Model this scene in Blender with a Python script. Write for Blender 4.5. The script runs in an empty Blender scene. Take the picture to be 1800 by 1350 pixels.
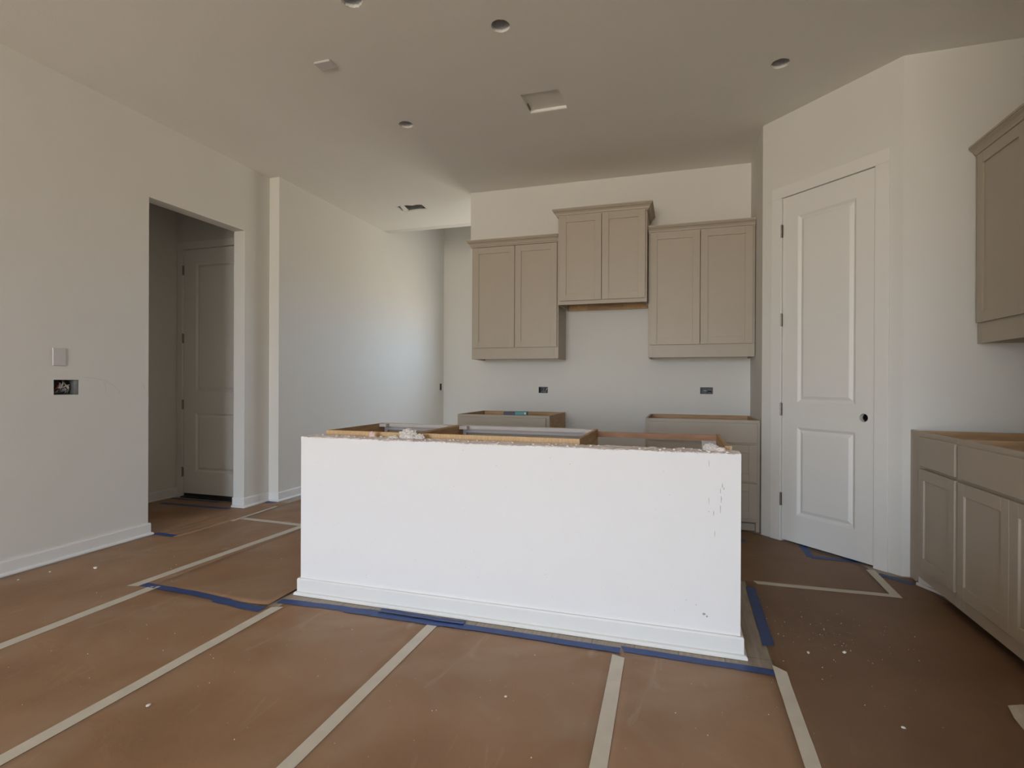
import bpy, bmesh, math, random
from mathutils import Vector, Matrix, noise

random.seed(7)
S = bpy.context.scene
COL = S.collection

# ------------------------------------------------------------------ camera
YAW, PITCH, ROLL, FPX, EYE = math.radians(17.339), math.radians(-0.084), math.radians(0.242), 944.9, 1.122
fw = Vector((-math.sin(YAW) * math.cos(PITCH), math.cos(YAW) * math.cos(PITCH), math.sin(PITCH)))
rt = Vector((math.cos(YAW), math.sin(YAW), 0))
up = rt.cross(fw)
rt2 = rt * math.cos(ROLL) + up * math.sin(ROLL)
up2 = up * math.cos(ROLL) - rt * math.sin(ROLL)
cam_d = bpy.data.cameras.new('camera')
cam_d.sensor_width = 36.0
cam_d.lens = FPX / 1800 * 36
cam_d.clip_start = 0.02
cam = bpy.data.objects.new('camera', cam_d)
COL.objects.link(cam)
m = Matrix((rt2, up2, -fw)).transposed().to_4x4()
m.translation = (0, 0, EYE)
cam.matrix_world = m
S.camera = cam

# ------------------------------------------------------------------ world, light, exposure
W = bpy.data.worlds.new('sky')
W.use_nodes = True
wn = W.node_tree
wtc = wn.nodes.new('ShaderNodeTexCoord')
wsep = wn.nodes.new('ShaderNodeSeparateXYZ')
wn.links.new(wtc.outputs['Generated'], wsep.inputs[0])
wmr = wn.nodes.new('ShaderNodeMapRange')
wmr.inputs['From Min'].default_value = -0.06
wmr.inputs['From Max'].default_value = 0.10
wn.links.new(wsep.outputs['Z'], wmr.inputs['Value'])
wmx = wn.nodes.new('ShaderNodeMix')
wmx.data_type = 'RGBA'
wn.links.new(wmr.outputs['Result'], wmx.inputs['Factor'])
wmx.inputs['A'].default_value = (0.80, 0.72, 0.60, 1)      # sunlit bare ground outside
wmx.inputs['B'].default_value = (0.77, 0.945, 1.19, 1)      # open sky
wn.links.new(wmx.outputs['Result'], wn.nodes['Background'].inputs[0])
wn.nodes['Background'].inputs[1].default_value = 20.3
S.world = W
S.view_settings.view_transform = 'Standard'
S.view_settings.look = 'None'
S.view_settings.gamma = 1
S.view_settings.use_curve_mapping = False
S.view_settings.exposure = 0.0
S.cycles.use_denoising = True
S.cycles.diffuse_bounces = 6
S.cycles.max_bounces = 12


def window_portal(name, center, size, rot):
    """guides sky sampling through a window opening; gives off no light of its own"""
    d = bpy.data.lights.new(name, 'AREA')
    d.shape = 'RECTANGLE'
    d.size, d.size_y = size
    d.cycles.is_portal = True
    o = bpy.data.objects.new(name, d)
    COL.objects.link(o)
    o.location = center
    o.rotation_euler = rot
    return o


# daylight comes through the patio window behind the camera and the tall entry window behind the kitchen
RWX0, RWX1, RWZ0, RWZ1, RWY = -2.7, 0.1, 0.1, 2.6, -6.6
EWX0, EWX1, EWZ0, EWZ1, EWY = -2.3, -0.95, 1.55, 2.40, 7.865
window_portal('patio_portal', ((RWX0 + RWX1) / 2, RWY - 0.05, (RWZ0 + RWZ1) / 2), (RWX1 - RWX0, RWZ1 - RWZ0), (math.radians(90), 0, 0))
window_portal('entry_portal', ((EWX0 + EWX1) / 2, EWY + 0.05, (EWZ0 + EWZ1) / 2), (EWX1 - EWX0, EWZ1 - EWZ0), (math.radians(90), 0, math.radians(180)))


# ------------------------------------------------------------------ materials
def mat(name, color, rough=0.6, var=0.0, vscale=4.0, bump=0.0, bscale=60.0, metal=0.0, color2=None, spec=0.5, stretch=None):
    ma = bpy.data.materials.new(name)
    ma.use_nodes = True
    nt = ma.node_tree
    b = nt.nodes['Principled BSDF']
    b.inputs['Base Color'].default_value = (*color, 1)
    b.inputs['Roughness'].default_value = rough
    b.inputs['Metallic'].default_value = metal
    b.inputs['Specular IOR Level'].default_value = spec
    tc = nt.nodes.new('ShaderNodeTexCoord')
    src = tc.outputs['Object']
    if stretch:
        mp = nt.nodes.new('ShaderNodeMapping')
        mp.inputs['Scale'].default_value = stretch
        nt.links.new(src, mp.inputs['Vector'])
        src = mp.outputs['Vector']
    if color2 is None and var > 0:
        color2 = tuple(max(0, c * (1 - var)) for c in color)
    if color2 is not None:
        n = nt.nodes.new('ShaderNodeTexNoise')
        n.inputs['Scale'].default_value = vscale
        n.inputs['Detail'].default_value = 5
        nt.links.new(src, n.inputs['Vector'])
        r = nt.nodes.new('ShaderNodeValToRGB')
        r.color_ramp.elements[0].position = 0.35
        r.color_ramp.elements[1].position = 0.68
        r.color_ramp.elements[0].color = (*color2, 1)
        r.color_ramp.elements[1].color = (*color, 1)
        nt.links.new(n.outputs['Fac'], r.inputs['Fac'])
        nt.links.new(r.outputs['Color'], b.inputs['Base Color'])
    if bump > 0:
        n2 = nt.nodes.new('ShaderNodeTexNoise')
        n2.inputs['Scale'].default_value = bscale
        n2.inputs['Detail'].default_value = 3
        nt.links.new(src, n2.inputs['Vector'])
        bp = nt.nodes.new('ShaderNodeBump')
        bp.inputs['Strength'].default_value = bump
        bp.inputs['Distance'].default_value = 0.004
        nt.links.new(n2.outputs['Fac'], bp.inputs['Height'])
        nt.links.new(bp.outputs['Normal'], b.inputs['Normal'])
    return ma


M = dict(
    wall=mat('wall_paint', (0.735, 0.722, 0.678), 0.85, 0.015, 3, 0.10, 140, spec=0.2),
    ceil=mat('ceiling_paint', (0.84, 0.83, 0.785), 0.9, 0.015, 3, 0.14, 110, spec=0.15),
    island=mat('island_wall_paint', (0.83, 0.825, 0.825), 0.8, 0.012, 5, 0.08, 140, spec=0.2),
    trim=mat('trim_paint', (0.79, 0.785, 0.765), 0.45, 0.01, 6, spec=0.4),
    door=mat('door_paint', (0.80, 0.785, 0.745), 0.45, 0.012, 6, spec=0.4),
    greige=mat('cabinet_paint', (0.45, 0.39, 0.31), 0.42, 0.03, 8, 0.03, 200, spec=0.4),
    greige_in=mat('cabinet_frame_back', (0.66, 0.61, 0.575), 0.6, 0.05, 8, spec=0.3),
    wood=mat('cabinet_wood', (0.56, 0.36, 0.19), 0.55, 0, 6, 0.05, 80, color2=(0.44, 0.265, 0.13), stretch=(1, 1, 9)),
    woodedge=mat('plywood_edge', (0.66, 0.46, 0.25), 0.65, 0, 30, 0.05, 90, color2=(0.52, 0.33, 0.16), stretch=(6, 1, 1)),
    raildark=mat('rail_wood', (0.42, 0.22, 0.115), 0.6, 0, 10, color2=(0.32, 0.16, 0.08), stretch=(1, 5, 5)),
    hinge=mat('hinge_metal', (0.33, 0.29, 0.26), 0.35, 0.15, 30, metal=0.9),
    torn=mat('torn_gypsum', (0.90, 0.83, 0.80), 0.95, 0, 35, 0.35, 90, color2=(0.72, 0.63, 0.61), spec=0.1),
    tape=mat('seam_tape', (0.66, 0.61, 0.52), 0.6, 0.08, 12, 0.08, 60, spec=0.3),
    blue=mat('painters_tape', (0.036, 0.080, 0.26), 0.5, 0.22, 18, 0.15, 60, spec=0.4),
    gyp=mat('gypsum_crumb', (0.80, 0.77, 0.72), 0.95, 0.1, 30, 0.2, 60),
    paperw=mat('crumpled_white', (0.72, 0.69, 0.65), 0.8, 0.18, 22, 0.3, 60),
    pink=mat('pink_scrap', (0.78, 0.60, 0.58), 0.8, 0.08, 20),
    navy=mat('navy_print', (0.012, 0.014, 0.06), 0.4, 0.1, 20),
    teal=mat('teal_print', (0.05, 0.25, 0.26), 0.4, 0.12, 20),
    plate=mat('plastic_plate', (0.62, 0.585, 0.58), 0.35, 0.01, 6, spec=0.5),
    box=mat('box_plastic', (0.13, 0.132, 0.145), 0.5, 0.3, 30),
    steel=mat('box_steel', (0.45, 0.46, 0.47), 0.4, 0.25, 25, metal=0.7),
    wire_w=mat('wire_white', (0.70, 0.69, 0.66), 0.45, 0.08, 20),
    wire_r=mat('wire_red', (0.30, 0.06, 0.05), 0.45, 0.1, 20),
    wire_k=mat('wire_black', (0.03, 0.03, 0.035), 0.45, 0.1, 20),
    can=mat('can_metal', (0.66, 0.67, 0.69), 0.45, 0.2, 20, metal=0.0),
    dark=mat('toe_board', (0.24, 0.205, 0.17), 0.7, 0.1, 10),
    insul=mat('duct_wrap', (0.33, 0.35, 0.33), 0.7, 0.35, 60, 0.4, 60),
    sweep=mat('door_sweep', (0.035, 0.03, 0.028), 0.7, 0.2, 20),
    scuff=mat('scuff_mark', (0.52, 0.50, 0.49), 0.9, 0.35, 60),
    scribble=mat('pencil_mark', (0.60, 0.585, 0.55), 0.9, 0.08, 60),
    frame=mat('window_frame', (0.80, 0.80, 0.80), 0.5, 0.01, 5),
)


def kraft_material(name='kraft_paper', dusty=1.0, tone=1.0):
    ma = bpy.data.materials.new(name)
    ma.use_nodes = True
    nt = ma.node_tree
    b = nt.nodes['Principled BSDF']
    b.inputs['Roughness'].default_value = 0.55
    b.inputs['Specular IOR Level'].default_value = 0.35
    tc = nt.nodes.new('ShaderNodeTexCoord')

    def noi(scale, detail, st=(1, 1, 1), dist=0.0):
        mp = nt.nodes.new('ShaderNodeMapping')
        mp.inputs['Scale'].default_value = st
        nt.links.new(tc.outputs['Object'], mp.inputs['Vector'])
        n = nt.nodes.new('ShaderNodeTexNoise')
        n.inputs['Scale'].default_value = scale
        n.inputs['Detail'].default_value = detail
        n.inputs['Distortion'].default_value = dist
        nt.links.new(mp.outputs['Vector'], n.inputs['Vector'])
        return n

    def ramp(n, p0, p1, c0, c1):
        r = nt.nodes.new('ShaderNodeValToRGB')
        r.color_ramp.elements[0].position = p0
        r.color_ramp.elements[1].position = p1
        r.color_ramp.elements[0].color = (*c0, 1)
        r.color_ramp.elements[1].color = (*c1, 1)
        nt.links.new(n.outputs['Fac'], r.inputs['Fac'])
        return r

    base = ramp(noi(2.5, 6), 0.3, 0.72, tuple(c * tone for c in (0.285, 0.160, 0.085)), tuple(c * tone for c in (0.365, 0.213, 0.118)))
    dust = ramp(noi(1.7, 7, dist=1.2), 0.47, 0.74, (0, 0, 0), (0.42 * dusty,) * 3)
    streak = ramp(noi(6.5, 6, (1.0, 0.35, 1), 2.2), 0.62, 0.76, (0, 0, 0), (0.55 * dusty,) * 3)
    mx = nt.nodes.new('ShaderNodeMix')
    mx.data_type = 'RGBA'
    nt.links.new(dust.outputs['Color'], mx.inputs['Factor'])
    nt.links.new(base.outputs['Color'], mx.inputs['A'])
    mx.inputs['B'].default_value = (0.43, 0.34, 0.25, 1)
    mx2 = nt.nodes.new('ShaderNodeMix')
    mx2.data_type = 'RGBA'
    nt.links.new(streak.outputs['Color'], mx2.inputs['Factor'])
    nt.links.new(mx.outputs['Result'], mx2.inputs['A'])
    mx2.inputs['B'].default_value = (0.46, 0.36, 0.27, 1)
    nt.links.new(mx2.outputs['Result'], b.inputs['Base Color'])
    bp = nt.nodes.new('ShaderNodeBump')
    bp.inputs['Strength'].default_value = 0.25
    bp.inputs['Distance'].default_value = 0.01
    nt.links.new(noi(9, 4, dist=0.8).outputs['Fac'], bp.inputs['Height'])
    nt.links.new(bp.outputs['Normal'], b.inputs['Normal'])
    return ma


def plank_material():
    ma = bpy.data.materials.new('vinyl_plank')
    ma.use_nodes = True
    nt = ma.node_tree
    b = nt.nodes['Principled BSDF']
    b.inputs['Roughness'].default_value = 0.5
    tc = nt.nodes.new('ShaderNodeTexCoord')
    mp = nt.nodes.new('ShaderNodeMapping')
    mp.inputs['Rotation'].default_value = (0, 0, math.radians(90))
    nt.links.new(tc.outputs['Object'], mp.inputs['Vector'])
    br = nt.nodes.new('ShaderNodeTexBrick')
    br.inputs['Scale'].default_value = 1
    br.inputs['Brick Width'].default_value = 1.2
    br.inputs['Row Height'].default_value = 0.18
    br.inputs['Mortar Size'].default_value = 0.0015
    br.inputs['Color1'].default_value = (0.40, 0.335, 0.265, 1)
    br.inputs['Color2'].default_value = (0.34, 0.285, 0.225, 1)
    br.inputs['Mortar'].default_value = (0.16, 0.13, 0.10, 1)
    nt.links.new(mp.outputs['Vector'], br.inputs['Vector'])
    mp2 = nt.nodes.new('ShaderNodeMapping')
    mp2.inputs['Scale'].default_value = (22, 2, 1)
    nt.links.new(tc.outputs['Object'], mp2.inputs['Vector'])
    n = nt.nodes.new('ShaderNodeTexNoise')
    n.inputs['Scale'].default_value = 3
    n.inputs['Detail'].default_value = 6
    nt.links.new(mp2.outputs['Vector'], n.inputs['Vector'])
    mx = nt.nodes.new('ShaderNodeMix')
    mx.data_type = 'RGBA'
    mx.blend_type = 'OVERLAY'
    mx.inputs['Factor'].default_value = 0.45
    nt.links.new(br.outputs['Color'], mx.inputs['A'])
    nt.links.new(n.outputs['Fac'], mx.inputs['B'])
    nt.links.new(mx.outputs['Result'], b.inputs['Base Color'])
    return ma


M['kraft'] = kraft_material()
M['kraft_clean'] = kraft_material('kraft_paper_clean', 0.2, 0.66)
M['plank'] = plank_material()


# ------------------------------------------------------------------ mesh helpers
class MB:
    def __init__(self):
        self.v, self.f = [], []

    def poly(self, pts):
        i = len(self.v)
        self.v += [tuple(p) for p in pts]
        self.f.append(tuple(range(i, i + len(pts))))
        return self

    def box(self, x0, x1, y0, y1, z0, z1):
        i = len(self.v)
        self.v += [(x, y, z) for z in (z0, z1) for y in (y0, y1) for x in (x0, x1)]
        for q in ((0, 2, 3, 1), (4, 5, 7, 6), (0, 1, 5, 4), (2, 6, 7, 3), (0, 4, 6, 2), (1, 3, 7, 5)):
            self.f.append(tuple(i + k for k in q))
        return self

    def tube(self, pts, r, n=8):
        pts = [Vector(p) for p in pts]
        i0 = len(self.v)
        for k, p in enumerate(pts):
            d = (pts[min(k + 1, len(pts) - 1)] - pts[max(k - 1, 0)]).normalized()
            a = d.cross(Vector((0, 0, 1)))
            if a.length < 1e-3:
                a = d.cross(Vector((1, 0, 0)))
            a.normalize()
            b = d.cross(a)
            for j in range(n):
                t = 2 * math.pi * j / n
                self.v.append(tuple(p + (a * math.cos(t) + b * math.sin(t)) * r))
        for k in range(len(pts) - 1):
            for j in range(n):
                a0, a1 = i0 + k * n + j, i0 + k * n + (j + 1) % n
                self.f.append((a0, a1, a1 + n, a0 + n))
        self.f.append(tuple(i0 + j for j in range(n))[::-1])
        self.f.append(tuple(i0 + (len(pts) - 1) * n + j for j in range(n)))
        return self

    def build(self, name, material, parent=None, bevel=0.0, smooth=False, M4=None):
        me = bpy.data.meshes.new(name)
        v = self.v if M4 is None else [tuple(M4 @ Vector(p)) for p in self.v]
        me.from_pydata(v, [], self.f)
        me.materials.append(material if not isinstance(material, str) else M[material])
        b = bmesh.new()
        b.from_mesh(me)
        bmesh.ops.recalc_face_normals(b, faces=b.faces)
        b.to_mesh(me)
        b.free()
        if smooth:
            for p in me.polygons:
                p.use_smooth = True
        o = bpy.data.objects.new(name, me)
        COL.objects.link(o)
        if parent:
            o.parent = parent
        if bevel:
            md = o.modifiers.new('edge', 'BEVEL')
            md.width = bevel
            md.segments = 1
            md.limit_method = 'ANGLE'
        return o


def empty(name, loc=(0, 0, 0), rz=0.0):
    o = bpy.data.objects.new(name, None)
    o.empty_display_size = 0.1
    o.location = loc
    o.rotation_euler = (0, 0, rz)
    COL.objects.link(o)
    return o


def tag(o, label, cat, group=None, kind=None):
    o['label'] = label
    o['category'] = cat
    if group:
        o['group'] = group
    if kind:
        o['kind'] = kind
    return o


def struct(o, label=None):
    o['kind'] = 'structure'
    if label:
        o['label'] = label
    return o


def rect(a0, a1, b0, b1):
    return [(a0, b0), (a1, b0), (a1, b1), (a0, b1)]


def circle(a, b, r, n=28, jag=0.0):
    return [(a + (r + random.uniform(-jag, jag)) * math.cos(2 * math.pi * k / n),
             b + (r + random.uniform(-jag, jag)) * math.sin(2 * math.pi * k / n)) for k in range(n)]


def plate(name, O, U, V, N, t, outer, holes, material, parent=None):
    """A board: polygon with holes in the plane O + a U + b V; front at N, thickness t away from N."""
    O, U, V, N = Vector(O), Vector(U), Vector(V), Vector(N)
    bm = bmesh.new()
    sides = []
    for depth in (0, t):
        es = []
        rings = []
        for loop in [outer] + holes:
            vs = [bm.verts.new(O + U * a + V * b - N * depth) for a, b in loop]
            rings.append(vs)
            es += [bm.edges.new((vs[i], vs[(i + 1) % len(vs)])) for i in range(len(vs))]
        bmesh.ops.triangle_fill(bm, use_beauty=True, use_dissolve=False, edges=es)
        sides.append(rings)
    for ra, rb in zip(*sides):
        for i in range(len(ra)):
            j = (i + 1) % len(ra)
            bm.faces.new((ra[i], ra[j], rb[j], rb[i]))
    bmesh.ops.recalc_face_normals(bm, faces=bm.faces)
    me = bpy.data.meshes.new(name)
    bm.to_mesh(me)
    bm.free()
    me.materials.append(M[material])
    o = bpy.data.objects.new(name, me)
    COL.objects.link(o)
    if parent:
        o.parent = parent
    return o


def sweep(path, profile, closed_ends=True):
    """Mitred sweep of a closed profile [(offset to the right-hand normal, z)] along an xy path."""
    mb = MB()
    n = len(path)
    pts = [Vector((p[0], p[1])) for p in path]
    rings = []
    for k in range(n):
        ds = []
        if k > 0:
            ds.append((pts[k] - pts[k - 1]).normalized())
        if k < n - 1:
            ds.append((pts[k + 1] - pts[k]).normalized())
        ns = [Vector((d.y, -d.x)) for d in ds]
        if len(ns) == 1:
            o = ns[0]
        else:
            b = (ns[0] + ns[1]).normalized()
            o = b / max(0.2, b.dot(ns[0]))
        ring = []
        for a, z in profile:
            q = pts[k] + o * a
            ring.append(len(mb.v))
            mb.v.append((q.x, q.y, z))
        rings.append(ring)
    m_ = len(profile)
    for k in range(n - 1):
        for j in range(m_):
            mb.f.append((rings[k][j], rings[k][(j + 1) % m_], rings[k + 1][(j + 1) % m_], rings[k + 1][j]))
    if closed_ends:
        mb.f.append(tuple(rings[0]))
        mb.f.append(tuple(rings[-1][::-1]))
    return mb


# ------------------------------------------------------------------ the shell
CH = 3.05
XL, XL2, YB, YF = -3.71, -3.60, 5.09, 7.865
OPY0, OPY1, OPZ = 2.961, 3.868, 2.473
XH, YH = -4.70, 4.05

fl = MB().box(-5.0, 2.1, -6.8, 8.0, -0.05, 0.0).build('floor', 'plank')
struct(fl, 'grey-brown wood-look plank floor under the brown paper')

CANS = [(-1.59, 2.345, 0.055, 0.004), (-0.933, 2.752, 0.052, 0.002), (0.568, 3.565, 0.053, 0.002), (-1.961, 3.597, 0.053, 0.002)]
VENT = (-1.027, -0.762, 3.449, 3.711)
TORN = [(-2.975, 5.245), (-2.848, 5.232), (-2.79, 5.262), (-2.726, 5.246), (-2.676, 5.262), (-2.688, 5.425), (-2.80, 5.418), (-2.929, 5.43), (-2.985, 5.40)]
can_loops = [circle(a, b, r, 26, j) for a, b, r, j in CANS]
struct(plate('ceiling', (0, 0, CH), (1, 0, 0), (0, 1, 0), (0, 0, -1), 0.016, rect(-4.95, 2.05, -6.75, 6.03),
             can_loops + [rect(VENT[0], VENT[1], VENT[2], VENT[3]), TORN], 'ceil'), 'off-white textured ceiling with cut-out holes')
# dark attic deck above the drywall
struct(MB().box(-4.95, 2.05, -6.75, 6.03, CH + 0.22, CH + 0.25).build('ceiling_deck', 'dark'), 'dark deck above the ceiling drywall')
for nm, b in (('ceiling_joist_front', (-4.95, 2.05, -6.75, -6.71)), ('ceiling_joist_left', (-4.95, -4.91, -6.71, 6.0)),
              ('ceiling_joist_right', (2.01, 2.05, -6.71, 6.0))):
    struct(MB().box(*b, CH + 0.017, CH + 0.22).build(nm, 'dark'), 'joist above the ceiling drywall')

SWB = (2.337, 2.483, 1.037, 1.132)
wl = plate('wall_left', (XL, 0, 0), (0, 1, 0), (0, 0, 1), (1, 0, 0), 0.12,
           [(-6.7, 0), (OPY0, 0), (OPY0, OPZ), (OPY1, OPZ), (OPY1, 0), (4.17, 0), (4.17, CH), (-6.7, CH)],
           [rect(*SWB)], 'wall')
struct(wl, 'white painted wall with open doorway to the dim hall')
OLF = (7.725, 7.80, 1.005, 1.112)
struct(plate('wall_left_far', (XL2, 0, 0), (0, 1, 0), (0, 0, 1), (1, 0, 0), 0.24, rect(4.17, 8.0, 0, 5.6), [rect(*OLF)], 'wall'),
       'white painted wall running back past the kitchen')
struct(plate('wall_far', (0, YF, 0), (1, 0, 0), (0, 0, 1), (0, -1, 0), 0.12, rect(XL2, 1.12, 0, 5.6),
             [rect(EWX0, EWX1, EWZ0, EWZ1)], 'wall'), 'white end wall of the entry beyond the kitchen')
OB1, OB2 = (-1.317, -1.224, 1.027, 1.088), (0.174, 0.281, 1.032, 1.093)
struct(plate('wall_back', (0, YB, 0), (1, 0, 0), (0, 0, 1), (0, -1, 0), 0.125, rect(-2.035, 2.05, 0, CH),
             [rect(*OB1), rect(*OB2)], 'wall'), 'white kitchen wall behind the greige cabinets')
struct(MB().box(-2.035, 2.05, 6.03, 6.15, CH, 5.6).build('wall_header', 'wall'), 'upper wall of the tall entry')
struct(MB().box(XL2, -2.035, 6.03, 6.15, CH, 5.6).build('wall_header_left', 'wall'), 'upper wall of the tall entry')
struct(MB().box(1.0, 1.12, 5.215, YF, 0, 5.6).build('wall_entry_right', 'wall'))
struct(MB().box(XL2 - 0.2, 1.12, 6.03, 8.0, 5.6, 5.65).build('ceiling_entry', 'ceil'))
PA, PB = Vector((0.585, 4.39, 0)), Vector((1.245, 3.69, 0))
PL = (PB - PA).length
PT = (PB - PA).normalized()
PN = Vector((-PT.y, PT.x, 0))
if PN.y > 0:
    PN = -PN
struct(MB().box(0.585, 0.70, 4.39, YB, 0, CH).build('wall_pantry_side', 'wall'))
D0, D1, DZ = 0.166, 0.808, 2.458
struct(plate('wall_pantry', PA, PT, (0, 0, 1), PN, 0.11,
             [(0, 0), (D0 - .012, 0), (D0 - .012, DZ + .012), (D1 + .012, DZ + .012), (D1 + .012, 0), (PL, 0), (PL, CH), (0, CH)], [], 'wall'),
       'white angled wall holding the pantry door')
struct(MB().box(1.245, 1.93, 3.69, 3.80, 0, CH).build('wall_niche', 'wall'))
struct(MB().box(1.93, 2.05, -6.7, YB, 0, CH).build('wall_right', 'wall'))
struct(MB().box(0.61, 1.0, 1.08, 1.20, 0, 0.50).build('wall_shade_low', 'wall'))  # added out of view: low blocker keeping window light off the right floor
struct(MB().box(1.0, 1.93, 1.08, 1.20, 0, CH).build('wall_shade_tall', 'wall'))  # unseen full-height blocker, added to dim the niche and right side
struct(plate('wall_rear', (0, RWY, 0), (1, 0, 0), (0, 0, 1), (0, 1, 0), 0.12, rect(-3.83, 2.05, 0, CH),
             [rect(RWX0, RWX1, RWZ0, RWZ1)], 'wall'))
struct(MB().box(XH - 0.12, XH, 1.2, 4.2, 0, CH).build('wall_hall_left', 'wall'))
struct(MB().box(XH, XL - 0.12, 1.2, 1.3, 0, CH).build('wall_hall_front', 'wall'))
HD0, HD1, HDZ = -4.625, -3.80, 2.41
struct(plate('wall_hall_end', (0, YH, 0), (1, 0, 0), (0, 0, 1), (0, -1, 0), 0.12,
             [(XH, 0), (HD0 - .012, 0), (HD0 - .012, HDZ + .012), (HD1 + .012, HDZ + .012), (HD1 + .012, 0), (XL2 - 0.24, 0) if HD1 + .012 < XL2 - .24 else (HD1 + .02, 0),
              (XL2 - 0.24 if HD1 + .012 < XL2 - .24 else HD1 + .02, CH), (XH, CH)], [], 'wall'))


def window(name, x0, x1, z0, z1, y, n):
    w = empty(name, ((x0 + x1) / 2, y, z0))
    struct(w)
    mb = MB()
    hx = (x1 - x0) / 2
    for a in [-hx + 0.02] + [-hx + (x1 - x0) * k / n for k in range(1, n)] + [hx - 0.02]:
        mb.box(a - 0.02, a + 0.02, -0.03, 0.03, 0, z1 - z0)
    mb.box(-hx, hx, -0.03, 0.03, 0, 0.04)
    mb.box(-hx, hx, -0.03, 0.03, z1 - z0 - 0.04, z1 - z0)
    mb.build('window_frame', 'frame', w)


window('window_1', RWX0, RWX1, RWZ0, RWZ1, RWY + 0.0, 3)
window('window_2', EWX0, EWX1, EWZ0, EWZ1, EWY - 0.0, 2)


# baseboards -------------------------------------------------------
def baseboard(name, path, h=0.088, shoe=True):
    prof = [(0, 0.002), (0.013, 0.002), (0.013, h - 0.008), (0.010, h), (0, h)]
    o = sweep(path, prof).build(name, 'trim')
    struct(o)
    if shoe:
        sp = [(0.013, 0.002), (0.026, 0.002), (0.026, 0.010), (0.022, 0.017), (0.013, 0.020)]
        sweep(path, sp).build('shoe_moulding', 'trim', o)
    return o


baseboard('baseboard_left', [(XL, RWY), (XL, OPY0), (XL - 0.12, OPY0)])
baseboard('baseboard_jamb', [(XL - 0.12, OPY1), (XL, OPY1), (XL, 4.17)])
baseboard('baseboard_left_far', [(XL, 4.17), (XL2, 4.17), (XL2, YF)])
baseboard('baseboard_far', [(XL2, YF), (1.0, YF)])
baseboard('baseboard_hall', [(XH, 1.3), (XH, YH)])
baseboard('baseboard_rear', [(1.93, RWY), (XL, RWY)])
IX0, IX1, IY0, IY1, IZ = -1.913, 0.242, 2.385, 2.50, 0.836
baseboard('baseboard_island', [(IX0, IY1), (IX0, IY0), (IX1, IY0), (IX1, IY1)][::1] if False else [(IX0, IY1), (IX0, IY0), (IX1, IY0), (IX1, IY1)])


# island half wall with torn top -----------------------------------
def rag(x, s, a):
    return a * noise.noise(Vector((x * s, 3.1, 0.7))) + a * 0.6 * noise.noise(Vector((x * s * 4.1, 1.7, 2.2)))


iw = MB().box(IX0, IX1, IY0, IY1, 0.0, IZ - 0.018).build('wall_island', 'island')
struct(iw, 'white drywall half wall at the front of the island')
# painted drywall face and ends reaching up to a ragged edge
NX = 360
mb = MB()
xs = [IX0 + (IX1 - IX0) * k / NX for k in range(NX + 1)]
top = [IZ - 0.003 + rag(x, 9, 0.004) + (random.uniform(-0.003, 0.002)) for x in xs]
for k in range(NX):
    mb.poly([(xs[k], IY0 - 0.0006, IZ - 0.03), (xs[k + 1], IY0 - 0.0006, IZ - 0.03), (xs[k + 1], IY0 - 0.0006, top[k + 1]), (xs[k], IY0 - 0.0006, top[k])])
    mb.poly([(xs[k], IY0 - 0.0006, top[k]), (xs[k + 1], IY0 - 0.0006, top[k + 1]), (xs[k + 1], IY0 + 0.004, top[k + 1] - 0.004), (xs[k], IY0 + 0.004, top[k] - 0.004)])
for x in (IX0 - 0.0006, IX1 + 0.0006):
    mb.poly([(x, IY0 - 0.0006, IZ - 0.03), (x, IY1, IZ - 0.03), (x, IY1, IZ), (x, IY0 - 0.0006, IZ)])
mb.build('ragged_paint_edge', 'island', iw)
mb = MB()
NY = 16
idx = {}
for i in range(NX + 1):
    for j in range(NY + 1):
        y = IY0 + 0.0005 + (IY1 - IY0 - 0.001) * j / NY
        z = IZ - 0.001 + 0.003 * noise.noise(Vector((xs[i] * 11, y * 30, 5))) + 0.0045 * noise.noise(Vector((xs[i] * 55, y * 75, 9))) + 0.001 * j / NY
        if j == 0:
            z = top[i] - 0.001
        idx[i, j] = len(mb.v)
        mb.v.append((xs[i], y, z))
for i in range(NX):
    for j in range(NY):
        mb.f.append((idx[i, j], idx[i + 1, j], idx[i + 1, j + 1], idx[i, j + 1]))
for i in range(NX):
    for j in (0, NY):
        a, b = mb.v[idx[i, j]], mb.v[idx[i + 1, j]]
        mb.poly([a, b, (b[0], b[1], IZ - 0.03), (a[0], a[1], IZ - 0.03)])
tt = mb.build('torn_top', 'torn', iw)
tt['label'] = 'greyish pink torn gypsum along the top of the half wall'
mb = MB()
for k in range(70):     # torn paper fibres
    x = random.uniform(IX0 + 0.02, IX1 - 0.02)
    a = random.uniform(-1, 1) * 0.012
    l = random.uniform(0.004, 0.016)
    y = IY0 - 0.002
    mb.poly([(x, y, IZ + 0.001), (x + 0.0016, y, IZ + 0.001), (x + a + 0.0006, y - 0.002, IZ - l), (x + a, y - 0.002, IZ - l)])
o = mb.build('torn_fibre', 'torn', iw)
o['kind'] = 'stuff'
mb = MB()
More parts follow.
